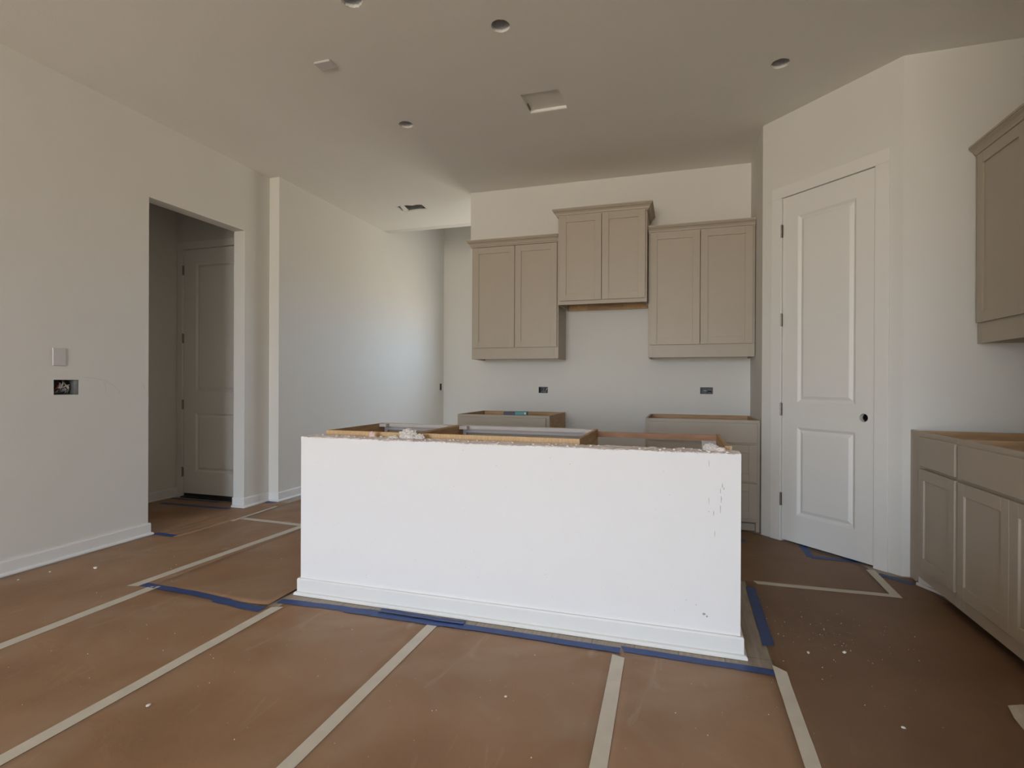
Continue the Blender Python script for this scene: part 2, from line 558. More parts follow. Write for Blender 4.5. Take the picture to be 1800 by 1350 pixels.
MARKS = [(0.170, 0.700, 0.0035, 0.02), (0.163, 0.678, 0.003, 0.026), (0.166, 0.645, 0.003, 0.03), (0.163, 0.605, 0.003, 0.035),
         (0.176, 0.69, 0.004, 0.012), (0.118, 0.635, 0.0022, 0.035), (0.118, 0.59, 0.003, 0.008), (0.137, 0.585, 0.0022, 0.028),
         (0.142, 0.50, 0.002, 0.03), (0.118, 0.79, 0.002, 0.03), (0.10, 0.16, 0.014, 0.010), (0.112, 0.152, 0.009, 0.009), (0.07, 0.195, 0.004, 0.004),
         (-0.82, 0.735, 0.003, 0.004), (-0.47, 0.76, 0.003, 0.004), (-0.56, 0.783, 0.003, 0.004), (-0.99, 0.80, 0.003, 0.006),
         (-1.515, 0.145, 0.003, 0.004), (-1.515, 0.132, 0.003, 0.003), (-0.58, 0.25, 0.003, 0.004), (-0.575, 0.238, 0.002, 0.004), (0.03, 0.21, 0.003, 0.003)]
for x, z, w, h in MARKS:
    n = 9
    mb.poly([(x + w * math.cos(2 * math.pi * k / n) * random.uniform(0.5, 1) * 0.6, IY0 - 0.0004, z + h * math.sin(2 * math.pi * k / n) * random.uniform(0.6, 1) * 0.6) for k in range(n)])
for k in range(60):
    x, z, r = random.uniform(IX0 + 0.03, IX1 - 0.03), random.uniform(0.1, 0.81), random.uniform(0.0006, 0.0016)
    mb.poly([(x + r * math.cos(t * 1.26), IY0 - 0.0004, z + r * math.sin(t * 1.26)) for t in range(5)])
o = mb.build('scuff', 'scuff', iw)
o['kind'] = 'stuff'
o['label'] = 'small grey scuffs and specks on the white half wall'


# faint pencil scribble on the left wall beside the open switch box
def ribbon(mb, pts, w):
    for (y0, z0), (y1, z1) in zip(pts, pts[1:]):
        d = Vector((y1 - y0, z1 - z0)).normalized()
        n = Vector((-d.y, d.x)) * w / 2
        mb.poly([(XL + 0.0005, y0 - n.x, z0 - n.y), (XL + 0.0005, y1 - n.x, z1 - n.y), (XL + 0.0005, y1 + n.x, z1 + n.y), (XL + 0.0005, y0 + n.x, z0 + n.y)])


mb = MB()
ribbon(mb, [(2.516, 1.15), (2.577, 1.143), (2.64, 1.132), (2.701, 1.101), (2.756, 1.05), (2.736, 1.038)], 0.0024)
ribbon(mb, [(2.64, 1.124), (2.655, 1.086), (2.655, 1.043)], 0.0024)
ribbon(mb, [(2.925, 1.10), (2.93, 1.075)], 0.004)
o = mb.build('scribble', 'scribble', wl)
o['label'] = 'faint grey pencil scribble on the left wall'

# ------------------------------------------------------------------ doors
def door_leaf(name, parent, O, U, N, w, z0, z1, panels, hole=None, t=0.036):
    holes = [rect(*p) for p in panels]
    if hole:
        holes.append(circle(hole[0], hole[1], hole[2], 28))
    lf = plate(name, O, U, (0, 0, 1), N, t, rect(0, w, z0, z1), holes, 'door', parent)
    O, U, N = Vector(O), Vector(U), Vector(N)
    for a0, a1, b0, b1 in panels:
        mb = MB()
        loops = []
        for ins, dep in ((0, 0), (0.004, 0.002), (0.019, 0.013), (0.023, 0.013), (0.042, 0.002), (0.046, 0.001)):
            loops.append([O + U * a + Vector((0, 0, b)) - N * dep for a, b in rect(a0 + ins, a1 - ins, b0 + ins, b1 - ins)])
        for la, lb in zip(loops, loops[1:]):
            for i in range(4):
                j = (i + 1) % 4
                mb.poly([la[i], la[j], lb[j], lb[i]])
        mb.poly(loops[-1])
        mb.poly([O + U * a + Vector((0, 0, b)) - N * (t - 0.004) for a, b in rect(a0, a1, b0, b1)])
        mb.build('panel', 'door', lf)
    return lf


def hinge(parent, P, U, N, z):
    """barrel and leaf at a point on the jamb line"""
    mb = MB()
    P, U, N = Vector(P), Vector(U), Vector(N)
    c = P + N * 0.006
    mb.tube([(c.x, c.y, z - 0.046), (c.x, c.y, z - 0.016)], 0.0062, 10)
    mb.tube([(c.x, c.y, z - 0.0155), (c.x, c.y, z + 0.0155)], 0.0062, 10)
    mb.tube([(c.x, c.y, z + 0.016), (c.x, c.y, z + 0.046)], 0.0062, 10)
    mb.tube([(c.x, c.y, z + 0.046), (c.x, c.y, z + 0.051)], 0.004, 8)
    mb.build('hinge', 'hinge', parent, smooth=False)
    a = P - U * 0.010 + N * 0.0008
    b = P + U * 0.010 + N * 0.0008
    MB().poly([(a.x, a.y, z - 0.045), (b.x, b.y, z - 0.045), (b.x, b.y, z + 0.045), (a.x, a.y, z + 0.045)]).build('hinge_leaf', 'hinge', parent)


def casing(name, O, U, N, a0, a1, z1, wd=0.082, t=0.011):
    """door trim around an opening a0..a1, top z1"""
    root = empty(name, (0, 0, 0))
    struct(root)
    O, U, N = Vector(O), Vector(U), Vector(N)
    mx_ = Matrix((U, -N, Vector((0, 0, 1)))).transposed().to_4x4()
    mx_.translation = O
    MB().box(a0 - wd, a0, -t, 0, 0.0, z1).build('side_casing', 'door', root, 0.002, M4=mx_)
    MB().box(a1, a1 + wd, -t, 0, 0.0, z1).build('side_casing', 'door', root, 0.002, M4=mx_)
    MB().box(a0 - wd, a1 + wd, -t, 0, z1, z1 + wd).build('head_casing', 'door', root, 0.002, M4=mx_)
    j = MB().box(a0 - 0.011, a0, -0.002, 0.11, 0, z1 + 0.011).box(a1, a1 + 0.011, -0.002, 0.11, 0, z1 + 0.011).box(a0, a1, -0.002, 0.11, z1, z1 + 0.011)
    j.build('jamb', 'door', root, M4=mx_)
    MB().box(a0, a0 + 0.012, 0.042, 0.075, 0, z1).box(a1 - 0.012, a1, 0.042, 0.075, 0, z1).box(a0, a1, 0.042, 0.075, z1 - 0.012, z1).build('door_stop', 'door', root, M4=mx_)
    return root


# pantry door: 24 inch leaf in the angled wall
tr = casing('trim_1', PA, PT, PN, D0, D1, DZ)
tr['label'] = 'flat white casing around the pantry door'
dr = empty('door_1', PA + PT * D0)
struct(dr, 'tall white two-panel pantry door with empty knob hole')
dw = D1 - D0 - 0.010
off = PT * 0.005 - PN * 0.002
door_leaf('leaf', dr, off, PT, PN, dw, 0.013, DZ - 0.0035,
          [(0.115, dw - 0.113, 0.995, 2.305), (0.115, dw - 0.113, 0.205, 0.822)], (dw - 0.062, 0.915, 0.0265))
for z in (2.221, 1.584, 0.944, 0.300):
    hinge(dr, -PT * 0.002, PT, PN, z)

# hall door: exterior style leaf
HO = Vector((0, YH, 0))
tr = casing('trim_2', HO, (1, 0, 0), (0, -1, 0), HD0, HD1, HDZ, wd=0.07)
tr['label'] = 'white casing around the hall door'
dr2 = empty('door_2', (HD0, YH, 0))
struct(dr2, 'white two-panel door at the end of the dim hall')
hw = HD1 - HD0 - 0.010
door_leaf('leaf', dr2, (0.005, 0.004, 0), (1, 0, 0), (0, -1, 0), hw, 0.040, HDZ - 0.005,
          [(0.145, hw - 0.14, 1.025, 2.274), (0.145, hw - 0.14, 0.253, 0.821)])
MB().box(0.005, hw, 0.008, 0.036, 0.012, 0.040).build('door_sweep', 'sweep', dr2)
MB().box(0.0, hw + 0.01, -0.03, 0.09, 0.0, 0.012).build('threshold', 'sweep', dr2)
for z in (2.206, 1.545, 0.901, 0.245):
    hinge(dr2, (-0.002, 0, 0), (1, 0, 0), (0, -1, 0), z)


# ------------------------------------------------------------------ cabinets
def shaker(parent, name, x0, x1, z0, z1, st=0.058, t=0.02, slab=False):
    if slab:
        return MB().box(x0, x1, -t, -0.0015, z0, z1).build(name, 'greige', parent, 0.002)
    mb = MB().box(x0, x0 + st, -t, -0.0015, z0, z1).box(x1 - st, x1, -t, -0.0015, z0, z1)
    mb.box(x0 + st, x1 - st, -t, -0.0015, z0, z0 + st).box(x0 + st, x1 - st, -t, -0.0015, z1 - st, z1)
    d = mb.build(name, 'greige', parent, 0.0012)
    MB().box(x0 + st - 0.004, x1 - st + 0.004, -t + 0.009, -0.004, z0 + st - 0.004, z1 - st + 0.004).build('panel', 'greige', d)
    return d


def frame(parent, w, z0, z1, cuts, stl=0.038, stR=0.038, t=0.019, top=0.038, bot=0.038, material='greige'):
    mb = MB().box(0, stl, 0, t, z0, z1).box(w - stR, w, 0, t, z0, z1)
    mb.box(stl, w - stR, 0, t, z1 - top, z1).box(stl, w - stR, 0, t, z0, z0 + bot)
    for a, b in cuts:
        mb.box(stl, w - stR, 0, t, a, b)
    return mb.build('face_frame', material, parent, 0.001)


CROWN = [(0.0, 0.0), (0.006, 0.0), (0.010, 0.004), (0.010, 0.013), (0.016, 0.016), (0.019, 0.026), (0.027, 0.038), (0.037, 0.045), (0.041, 0.047), (0.041, 0.053), (0.047, 0.055), (0.047, 0.066), (0.0, 0.066)]


def carcass(parent, w, d, z0, z1, mat_l='greige', mat_r='greige', mat_in='wood', bottom=None, topz=None):
    t = 0.016
    for nm, x, mo in (('side_panel', 0.0, mat_l), ('side_panel', w - t, mat_r)):
        o = MB().box(x, x + t, 0.0195, d, z0, z1).build(nm, mo, parent)
        if mo != mat_in:
            xi = t if x == 0 else w - 2 * t
            MB().box(x + t if x == 0 else x - 0.002, x + t + 0.002 if x == 0 else x, 0.0195, d - t, z0 + (0.0 if bottom is None else bottom - z0), z1).build('liner', mat_in, o)
    MB().box(t + 0.002, w - t - 0.002, d - 0.012, d - 0.001, z0 if bottom is None else bottom, z1).build('back_panel', mat_in, parent)
    bz = z0 if bottom is None else bottom
    MB().box(t + 0.002, w - t - 0.002, 0.0195, d - 0.012, bz, bz + 0.014).build('bottom_panel', mat_in if bottom is None else 'greige', parent)
    if topz:
        MB().box(t + 0.002, w - t - 0.002, 0.0195, d - 0.012, topz - 0.014, topz).build('top_panel', mat_in, parent)


def upper(name, loc, rz, w, d, z0, z1, doorz, dxs, crown_path, label, bottom):
    c = empty(name, (loc[0], loc[1], z0), rz)
    off = Matrix.Translation((0, 0, -z0))

    def fix():
        for ch in c.children:
            if not ch.get('_f'):
                ch.location.z = -z0
                ch['_f'] = 1
    frame(c, w, z0, z1 - 0.005, [], top=0.05, bot=doorz[0] - z0 + 0.02)
    carcass(c, w, d, z0, z1 - 0.005, bottom=bottom, topz=z1 - 0.02)
    for a, b in dxs:
        shaker(c, 'door', a, b, *doorz)
    sweep(crown_path, [(a, z + z1 - 0.066) for a, z in CROWN]).build('crown_moulding', 'greige', c)
    fix()
    for ch in c.children:
        if '_f' in ch:
            del ch['_f']
    tag(c, label, 'cabinet')
    return c


FU = 4.76
ul = upper('wall_cabinet', (-1.887, FU, 0), 0, 0.838, YB - FU - 0.001, 1.347, 2.465, (1.452, 2.393),
           [(0.016, 0.427), (0.431, 0.826)], [(0.0, 0.328), (0.0, 0.0), (0.838, 0.0)],
           'greige two-door wall cabinet beside the entry passage, left of the hood cabinet', 1.43)
ur = upper('wall_cabinet', (-0.262, FU, 0), 0, 0.842, YB - FU - 0.001, 1.347, 2.467, (1.455, 2.408),
           [(0.015, 0.419), (0.423, 0.824)], [(0.0, 0.0), (0.842, 0.0)],
           'greige two-door wall cabinet against the pantry side wall, right of the hood cabinet', 1.43)
uh = empty('hood_cabinet', (-1.032, 4.66, 1.815))
HW, HDp = 0.764, YB - 4.66 - 0.001


def lower_children(e, z):
    for ch in e.children:
        ch.location.z = -z


frame(uh, HW, 1.815, 2.645, [], top=0.05, bot=0.045)
carcass(uh, HW, HDp, 1.815, 2.645, bottom=1.90, topz=2.63)
for ch in list(uh.children):
    if ch.name.startswith('bottom_panel'):
        bpy.data.objects.remove(ch)
MB().box(0.018, 0.20, 0.0195, HDp - 0.014, 1.862, 1.876).build('bottom_panel', 'greige', uh)
MB().box(0.53, HW - 0.018, 0.0195, HDp - 0.014, 1.862, 1.876).build('bottom_panel', 'greige', uh)
MB().box(0.018, HW - 0.018, HDp - 0.032, HDp - 0.012, 1.812, 1.862).build('hanging_rail', 'woodedge', uh)
MB().box(0.20, 0.53, HDp - 0.034, HDp - 0.0325, 1.812, 1.90).build('rail_patch', 'wood', uh)
shaker(uh, 'door', 0.017, 0.383, 1.847, 2.590)
shaker(uh, 'door', 0.387, 0.750, 1.847, 2.590)
sweep([(0, HDp - 0.002), (0, 0), (HW, 0), (HW, HDp - 0.002)], [(a, z + 2.585) for a, z in CROWN]).build('crown_moulding', 'greige', uh)
lower_children(uh, 1.815)
tag(uh, 'taller greige hood cabinet with crown and open wooden underside', 'cabinet')

# wall cabinet on the right-hand wall (front faces -x)
uw = upper('wall_cabinet', (1.600, 3.672, 0), math.radians(-90), 0.95, 0.329, 1.357, 2.465, (1.470, 2.402),
           [(0.030, 0.473), (0.477, 0.920)], [(0.0, 0.0), (0.95, 0.0)],
           'greige wall cabinet on the right wall above the long base cabinets', 1.44)


def base(name, loc, rz, w, d, h, fronts, label, mat_l='greige', mat_r='greige', toe=0.075, cuts=(), stl=0.038, stR=0.038, toe_full=False, kick=0.06, fz=None):
    c = empty(name, (loc[0], loc[1], 0), rz)
    z0 = toe if fz is None else fz
    frame(c, w, z0, h, cuts, stl, stR, bot=min(f[3] for f in fronts) - z0 + 0.012)
    carcass(c, w, d, z0, h, mat_l, mat_r)
    MB().box(0.0, w, kick, kick + 0.015, 0.002, z0).build('toe_kick', 'greige', c)
    for kind, x0, x1, a, b in fronts:
        shaker(c, {'s': 'drawer_front', 'd': 'drawer_front', 'o': 'door'}[kind], x0, x1, a, b, slab=(kind == 's'))
    for (x, sx) in ((0.018, 1), (w - 0.018, -1)):    # corner braces under the missing worktop
        MB().poly([(x, 0.022, h - 0.012), (x + sx * 0.07, 0.022, h - 0.012), (x, 0.092, h - 0.012)]).build('corner_brace', 'greige_in', c)
    tag(c, label, 'cabinet')
    return c


bl = base('base_cabinet', (-1.890, 4.43, 0), 0, 0.84, YB - 4.43 - 0.002, 0.846,
          [('s', 0.02, 0.812, 0.672, 0.826), ('o', 0.02, 0.414, 0.10, 0.655), ('o', 0.418, 0.812, 0.10, 0.655)],
          'greige base cabinet without worktop, raw wood right side, under the passage-side wall cabinet', mat_r='wood', cuts=[(0.645, 0.683)])
br = base('base_cabinet', (-0.262, 4.43, 0), 0, 0.842, YB - 4.43 - 0.002, 0.848,
          [('s', 0.02, 0.822, 0.676, 0.826), ('d', 0.02, 0.822, 0.386, 0.661), ('d', 0.02, 0.822, 0.106, 0.371)],
          'greige three-drawer base cabinet without worktop beside the pantry wall', cuts=[(0.65, 0.688), (0.36, 0.398)])
MB().box(0.0, 0.815, 0.035, 0.06, 0.002, 0.06).build('toe_trim', 'greige', br, 0.003)
MB().box(0.815, 0.842, 0.0, 0.06, 0.002, 0.075).build('filler', 'greige', br, 0.002)

RX = 1.275
r1 = base('base_cabinet', (RX, 3.60, 0), math.radians(-90), 0.530, 1.93 - RX - 0.002, 0.862,
          [('s', 0.113, 0.513, 0.680, 0.838), ('o', 0.113, 0.513, 0.128, 0.664)],
          'narrow greige base cabinet with one drawer and one door beside the niche wall', toe=0.055, cuts=[(0.655, 0.69)], stl=0.128, kick=0.07)
MB().box(-0.088, -0.001, 0.012, 0.03, 0.004, 0.862).build('filler', 'greige', r1, 0.002)
r2 = base('base_cabinet', (RX, 3.07, 0), math.radians(-90), 0.87, 1.93 - RX - 0.002, 0.862,
          [('s', 0.015, 0.855, 0.680, 0.838), ('o', 0.015, 0.433, 0.128, 0.664), ('o', 0.437, 0.855, 0.128, 0.664)],
          'wide greige base cabinet with false drawer front and two doors on right wall', toe=0.055, cuts=[(0.655, 0.69)], kick=0.07)
# loose trim offcut at the toe of the narrow cabinet
tk = empty('trim_offcut', (1.315, 3.47, 0.002), math.radians(-64))
MB().box(-0.085, 0.085, 0.0, 0.012, 0.0, 0.05).build('board', 'greige_in', tk, 0.001)
MB().box(-0.09, 0.09, -0.012, 0.0, 0.0, 0.017).build('shoe', 'greige_in', tk, 0.003)
tag(tk, 'short pale trim piece at the toe of the narrow base cabinet', 'trim')

# island cabinets: backs to the half wall, fronts facing the kitchen
YI = 3.118


def island_cab(x0, x1, label, doors):
    w = x1 - x0
    c = empty('island_cabinet', (x1, YI, 0), math.radians(180))
    h, d = 0.860, YI - 2.517
    frame(c, w, 0.075, h, [(0.655, 0.69)], top=0.045, material='greige_in')
    for nm, x in (('side_panel', 0.0), ('side_panel', w - 0.016)):
        MB().box(x, x + 0.016, 0.0195, d - 0.0165, 0.075, h).build(nm, 'wood', c)
    MB().box(0.0, w, d - 0.016, d, 0.075, h).build('back_panel', 'woodedge', c)
    MB().box(0.016, w - 0.016, 0.02, d - 0.017, 0.09, 0.104).build('bottom_panel', 'wood', c)
    MB().box(0.0, w, 0.06, 0.075, 0.002, 0.075).build('toe_kick', 'greige', c)
    MB().box(0.017, w - 0.017, 0.021, 0.045, h - 0.022, h - 0.001).build('front_stretcher', 'greige_in', c)
    shaker(c, 'drawer_front', 0.015, w - 0.015, 0.682, 0.832, slab=True)
    for k in range(doors):
        ww = (w - 0.03) / doors
        shaker(c, 'door', 0.015 + k * ww + 0.002, 0.015 + (k + 1) * ww - 0.002, 0.10, 0.664)
    for (x, sx) in ((0.0165, 1), (w - 0.0165, -1)):
        MB().box(min(x, x + sx * 0.05), max(x, x + sx * 0.05), 0.046, 0.085, h - 0.02, h - 0.001).build('corner_brace', 'greige_in', c)
    tag(c, label, 'cabinet')
    return c


island_cab(-1.853, -1.312, 'narrow open-topped island cabinet of raw wood behind the half wall', 1)
island_cab(-1.300, -0.450, 'wide open-topped island cabinet next to the empty appliance bay', 2)
bay = empty('appliance_bay_frame', (0.20, 2.8, 0))
MB().box(-0.012, 0.004, -0.283, 0.318, 0.002, 0.853).build('end_panel', 'wood', bay)
MB().box(0.006, 0.018, -0.283, -0.262, 0.002, 0.853).build('end_stud', 'woodedge', bay)
MB().box(-0.648, -0.012, 0.270, 0.286, 0.818, 0.848).build('top_rail', 'raildark', bay)
MB().box(-0.085, -0.0125, 0.288, 0.306, 0.60, 0.846).build('stile', 'greige_in', bay)
tag(bay, 'wooden end panel and reddish rail framing the empty island appliance bay', 'cabinet frame')

# ------------------------------------------------------------------ wall and ceiling fittings


def open_box(x0, x1, y0, y1, z0, z1, openside):
    mb = MB()
    t = 0.0025
    faces = {'x0': (x0, x0 + t, y0, y1, z0, z1), 'x1': (x1 - t, x1, y0, y1, z0, z1), 'y0': (x0, x1, y0, y0 + t, z0, z1),
             'y1': (x0, x1, y1 - t, y1, z0, z1), 'z0': (x0, x1, y0, y1, z0, z0 + t), 'z1': (x0, x1, y0, y1, z1 - t, z1)}
    for k, b in faces.items():
        if k != openside:
            mb.box(*b)
    return mb


def wires(parent, pts_list, mats, r=0.0028):
    for p, mt in zip(pts_list, mats):
        MB().tube(p, r, 6).build('wire', mt, parent, smooth=True)


def bez(a, b, c, n=8):
    a, b, c = Vector(a), Vector(b), Vector(c)
    return [tuple(a * (1 - t) ** 2 + b * 2 * t * (1 - t) + c * t * t) for t in [k / n for k in range(n + 1)]]


# open switch box on the left wall
sb = empty('switch_box', (XL, 2.41, 1.085))
open_box(-0.075, -0.002, -0.0725, 0.0725, -0.047, 0.047, 'x1').build('box', 'box', sb)
MB().box(-0.07, -0.006, 0.048, 0.0705, -0.044, 0.044).build('side_clamp', 'steel', sb)
pl_, ml_ = [], []
for k in range(15):
    y0, y1 = random.uniform(-0.06, 0.045), random.uniform(-0.06, 0.045)
    z0, z1 = random.choice((-1, 1)) * 0.04, random.uniform(-0.03, 0.03)
    pl_.append(bez((-0.05, y0, z0), (-0.012, (y0 + y1) / 2, z1 * 1.2), (-0.03, y1, z1 - 0.2 * z0)))
    ml_.append(('wire_w', 'steel', 'wire_w', 'wire_w', 'steel', 'wire_r', 'wire_k')[k % 7])
wires(sb, pl_, ml_, 0.0034)
tag(sb, 'open electrical box full of loose wires in the left wall', 'electrical box')

bp_ = empty('blank_plate', (XL, 2.366, 1.275))
MB().box(0.0, 0.007, -0.038, 0.038, -0.056, 0.056).build('plate', 'plate', bp_, 0.003)
tag(bp_, 'blank light plastic cover plate on the left wall above the wired box', 'cover plate')


def outlet(x0, x1, z0, z1, label):
    cx, cz = (x0 + x1) / 2, (z0 + z1) / 2
    b = empty('outlet_box', (cx, YB, cz))
    w, h = (x1 - x0) / 2 - 0.001, (z1 - z0) / 2 - 0.001
    open_box(-w, w, 0.002, 0.07, -h, h, 'y0').build('box', 'box', b)
    ps, ms = [], []
    for k in range(5):
        a, c = random.uniform(-w * .8, w * .8), random.uniform(-w * .8, w * .8)
        ps.append(bez((a, 0.06, random.uniform(-h, h) * .7), ((a + c) / 2, 0.0, 0.0), (c, 0.03, random.uniform(-h, h) * .7)))
        ms.append(('wire_w', 'steel', 'wire_w', 'wire_k', 'steel')[k])
    wires(b, ps, ms, 0.0035)
    tag(b, label, 'electrical box')


outlet(*OB1, 'open electrical box in backsplash wall above raw wood sided base cabinet')
outlet(*OB2, 'open electrical box in backsplash wall above three-drawer base cabinet')
ob = empty('outlet_box', (XL2, (OLF[0] + OLF[1]) / 2, (OLF[2] + OLF[3]) / 2))
open_box(-0.07, -0.002, -0.036, 0.036, -0.052, 0.052, 'x1').build('box', 'box', ob)
wires(ob, [bez((-0.06, 0.0, 0.03), (-0.005, 0.01, 0.0), (-0.04, 0.0, -0.03)), bez((-0.06, 0.02, -0.03), (-0.004, -0.01, 0.02), (-0.04, -0.02, 0.03))], ['wire_w', 'wire_k'])
tag(ob, 'small open electrical box low on the far left wall near the entry corner', 'electrical box')

CANLAB = ['recessed light hole in ceiling with torn drywall flakes around its rim', 'round recessed light hole in ceiling between flat plate and square vent recess',
          'round recessed light hole in ceiling near the pantry door', 'small round recessed light hole in ceiling over the passage side of the island']
for (a, b, r, j), lab, lp in zip(CANS, CANLAB, can_loops):
    c = empty('recessed_light_can', (a, b, CH))
    mb = MB()
    n = 26
    for k in range(n):
        t0, t1 = 2 * math.pi * k / n, 2 * math.pi * (k + 1) / n
        q = lambda t, z, rr: (rr * math.cos(t), rr * math.sin(t), z)
        R_ = r + 0.004
        mb.poly([q(t0, 0.0165, R_), q(t1, 0.0165, R_), q(t1, 0.13, R_), q(t0, 0.13, R_)])
        mb.poly([q(t0, 0.13, R_), q(t1, 0.13, R_), (0, 0, 0.13)])
        mb.poly([q(t0, 0.0165, R_ + .02), q(t1, 0.0165, R_ + .02), q(t1, 0.0165, R_), q(t0, 0.0165, R_)])
    mb.build('housing', 'can', c)
    MB().tube(bez((-0.02, 0.03, 0.12), (0.02, -0.01, 0.02), (0.03, 0.0, 0.10)), 0.004, 6).build('wire', 'wire_w', c, smooth=True)
    tag(c, lab, 'light hole')
mb = MB()
for k in range(14):      # torn flakes round the first hole
    t = random.uniform(2.2, 5.2)
    r0 = 0.055 + random.uniform(-0.004, 0.008)
    x, y = r0 * math.cos(t), r0 * math.sin(t)
    s = random.uniform(0.004, 0.010)
    mb.poly([(x - s, y, -0.0005), (x + s * .5, y + s, -0.001), (x + s, y - s * .3, -random.uniform(0.003, 0.010))])
fk = mb.build('torn_flake', 'gyp', [o for o in bpy.data.objects if o.name == 'recessed_light_can'][0])
fk['kind'] = 'stuff'

# square recess waiting for a vent grille
vr = empty('vent_recess', ((VENT[0] + VENT[1]) / 2, (VENT[2] + VENT[3]) / 2, CH))
hx, hy = (VENT[1] - VENT[0]) / 2, (VENT[3] - VENT[2]) / 2
open_box(-hx - .004, hx + .004, -hy - .004, hy + .004, 0.0165, 0.027, 'z0').build('tray', 'ceil', vr)
MB().box(-hx, hx, hy - 0.006, hy - 0.0005, 0.001, 0.010).build('lip', 'trim', vr)
MB().box(-hx + 0.004, -hx + 0.008, 0.03, hy - 0.02, 0.012, 0.024).build('slot', 'dark', vr)
tag(vr, 'square recess in the ceiling lined with white, awaiting a vent grille', 'vent recess')

cpl = empty('ceiling_plate', (-2.058, 2.772, CH))
MB().box(-0.056, 0.056, -0.040, 0.040, -0.012, 0.0).build('plate', 'plate', cpl, 0.003)
tag(cpl, 'small blank rectangular plate on the ceiling', 'cover plate')

td = empty('ceiling_duct', (-2.83, 5.33, CH))
mb = MB()
n = 24
for k in range(n):
    for i in range(6):
        p = lambda a, i_: (0.125 * math.cos(a) * math.cos(i_ * .28), 0.09 * math.sin(a) * math.cos(i_ * .28) + 0.02, 0.02 + 0.07 * math.sin(i_ * .28))
        a0, a1 = 2 * math.pi * k / n, 2 * math.pi * (k + 1) / n
        mb.poly([p(a0, i), p(a1, i), p(a1, i + 1), p(a0, i + 1)])
mb.build('duct_boot', 'insul', td, smooth=True)
mb = MB()
mb.poly([(-0.10, -0.085, -0.001), (-0.055, -0.095, -0.001), (-0.085, 0.09, 0.004), (-0.145, 0.085, 0.004)])
mb.poly([(-0.10, -0.085, 0.012), (-0.055, -0.095, 0.012), (-0.085, 0.09, 0.014), (-0.145, 0.085, 0.014)])
mb.poly([(-0.055, -0.095, -0.001), (-0.055, -0.095, 0.012), (-0.085, 0.09, 0.014), (-0.085, 0.09, 0.004)])
mb.build('torn_strip', 'ceil', td)
tag(td, 'torn ceiling opening with grey duct showing near the entry passage', 'duct opening')

# ------------------------------------------------------------------ brown floor paper and tapes


def hp(x, y):
    v = 0.0022 + 0.0022 * noise.noise(Vector((x * 2.1, y * 1.3, 0))) + 0.0012 * noise.noise(Vector((x * 7, y * 4, 4)))
    return max(0.0010, v)


def sheet(x0, x1, y0, y1, label, step=0.06, lift=None, poly=None, material='kraft', extra=()):
    nx, ny = max(2, int((x1 - x0) / step)), max(2, int((y1 - y0) / step))
    ys = sorted([y0 + (y1 - y0) * j / ny for j in range(ny + 1)] + list(extra))
    ny = len(ys) - 1
    mb = MB()
    cx, cy = (x0 + x1) / 2, (y0 + y1) / 2
    for i in range(nx + 1):
        for j in range(ny + 1):
            x, y = x0 + (x1 - x0) * i / nx, ys[j]
            xx = x
            if poly:
                a, b = poly(y)
                xx = a + (b - a) * i / nx
            z = hp(xx, y)
            if lift:
                z += lift(xx, y)
            mb.v.append((xx - cx, y - cy, z))
    for i in range(nx):
        for j in range(ny):
            a = i * (ny + 1) + j
            mb.f.append((a, a + ny + 1, a + ny + 2, a + 1))
    o = mb.build('floor_paper', material, smooth=True)
    o.location = (cx, cy, 0)
    for p in o.data.polygons:
        if p.normal.z < 0:
            o.data.flip_normals()
            break
    md = o.modifiers.new('sheet', 'SOLIDIFY')
    md.thickness = 0.0006
    md.offset = -1
    tag(o, label, 'floor paper', 'brown paper sheets taped over the floor')
    return o


YN = -6.5
sheet(-3.672, -2.765, YN, 3.56, 'brown paper sheet along the left wall baseboard')
sheet(-2.765, -1.905, YN, 2.205, 'brown paper sheet ending at the crooked blue tape left of the island')
sheet(-2.765, -1.962, 2.205, 3.56, 'brown paper sheet beside the island end, right edge lifting',
      lift=lambda x, y: 0.010 * max(0, (x + 2.15) / 0.19) ** 2 * max(0, 1 - abs(y - 2.35) / 0.8))
sheet(-1.905, -1.09, YN, 2.292, 'brown paper sheet in front of the island half wall, passage end')
sheet(-1.09, -0.23, YN, 2.288, 'brown paper sheet in front of the island half wall, middle')
sheet(-0.23, 0.377, YN, 2.290, 'narrow brown paper sheet in front of the island half wall, pantry end')
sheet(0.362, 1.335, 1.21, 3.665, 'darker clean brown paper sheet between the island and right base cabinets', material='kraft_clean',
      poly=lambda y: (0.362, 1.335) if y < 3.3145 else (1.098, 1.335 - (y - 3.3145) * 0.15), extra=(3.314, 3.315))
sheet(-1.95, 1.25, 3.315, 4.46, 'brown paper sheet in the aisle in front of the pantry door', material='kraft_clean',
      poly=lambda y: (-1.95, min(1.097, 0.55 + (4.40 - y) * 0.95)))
sheet(-3.45, -1.95, 3.56, 7.83, 'brown paper sheet running back into the entry passage')
sheet(-4.68, -3.45, 2.985, 3.99, 'dusty brown paper sheet through the hall doorway')
sheet(-3.68, -3.45, 3.99, 4.14, 'small brown paper piece in the corner by the hall jamb')


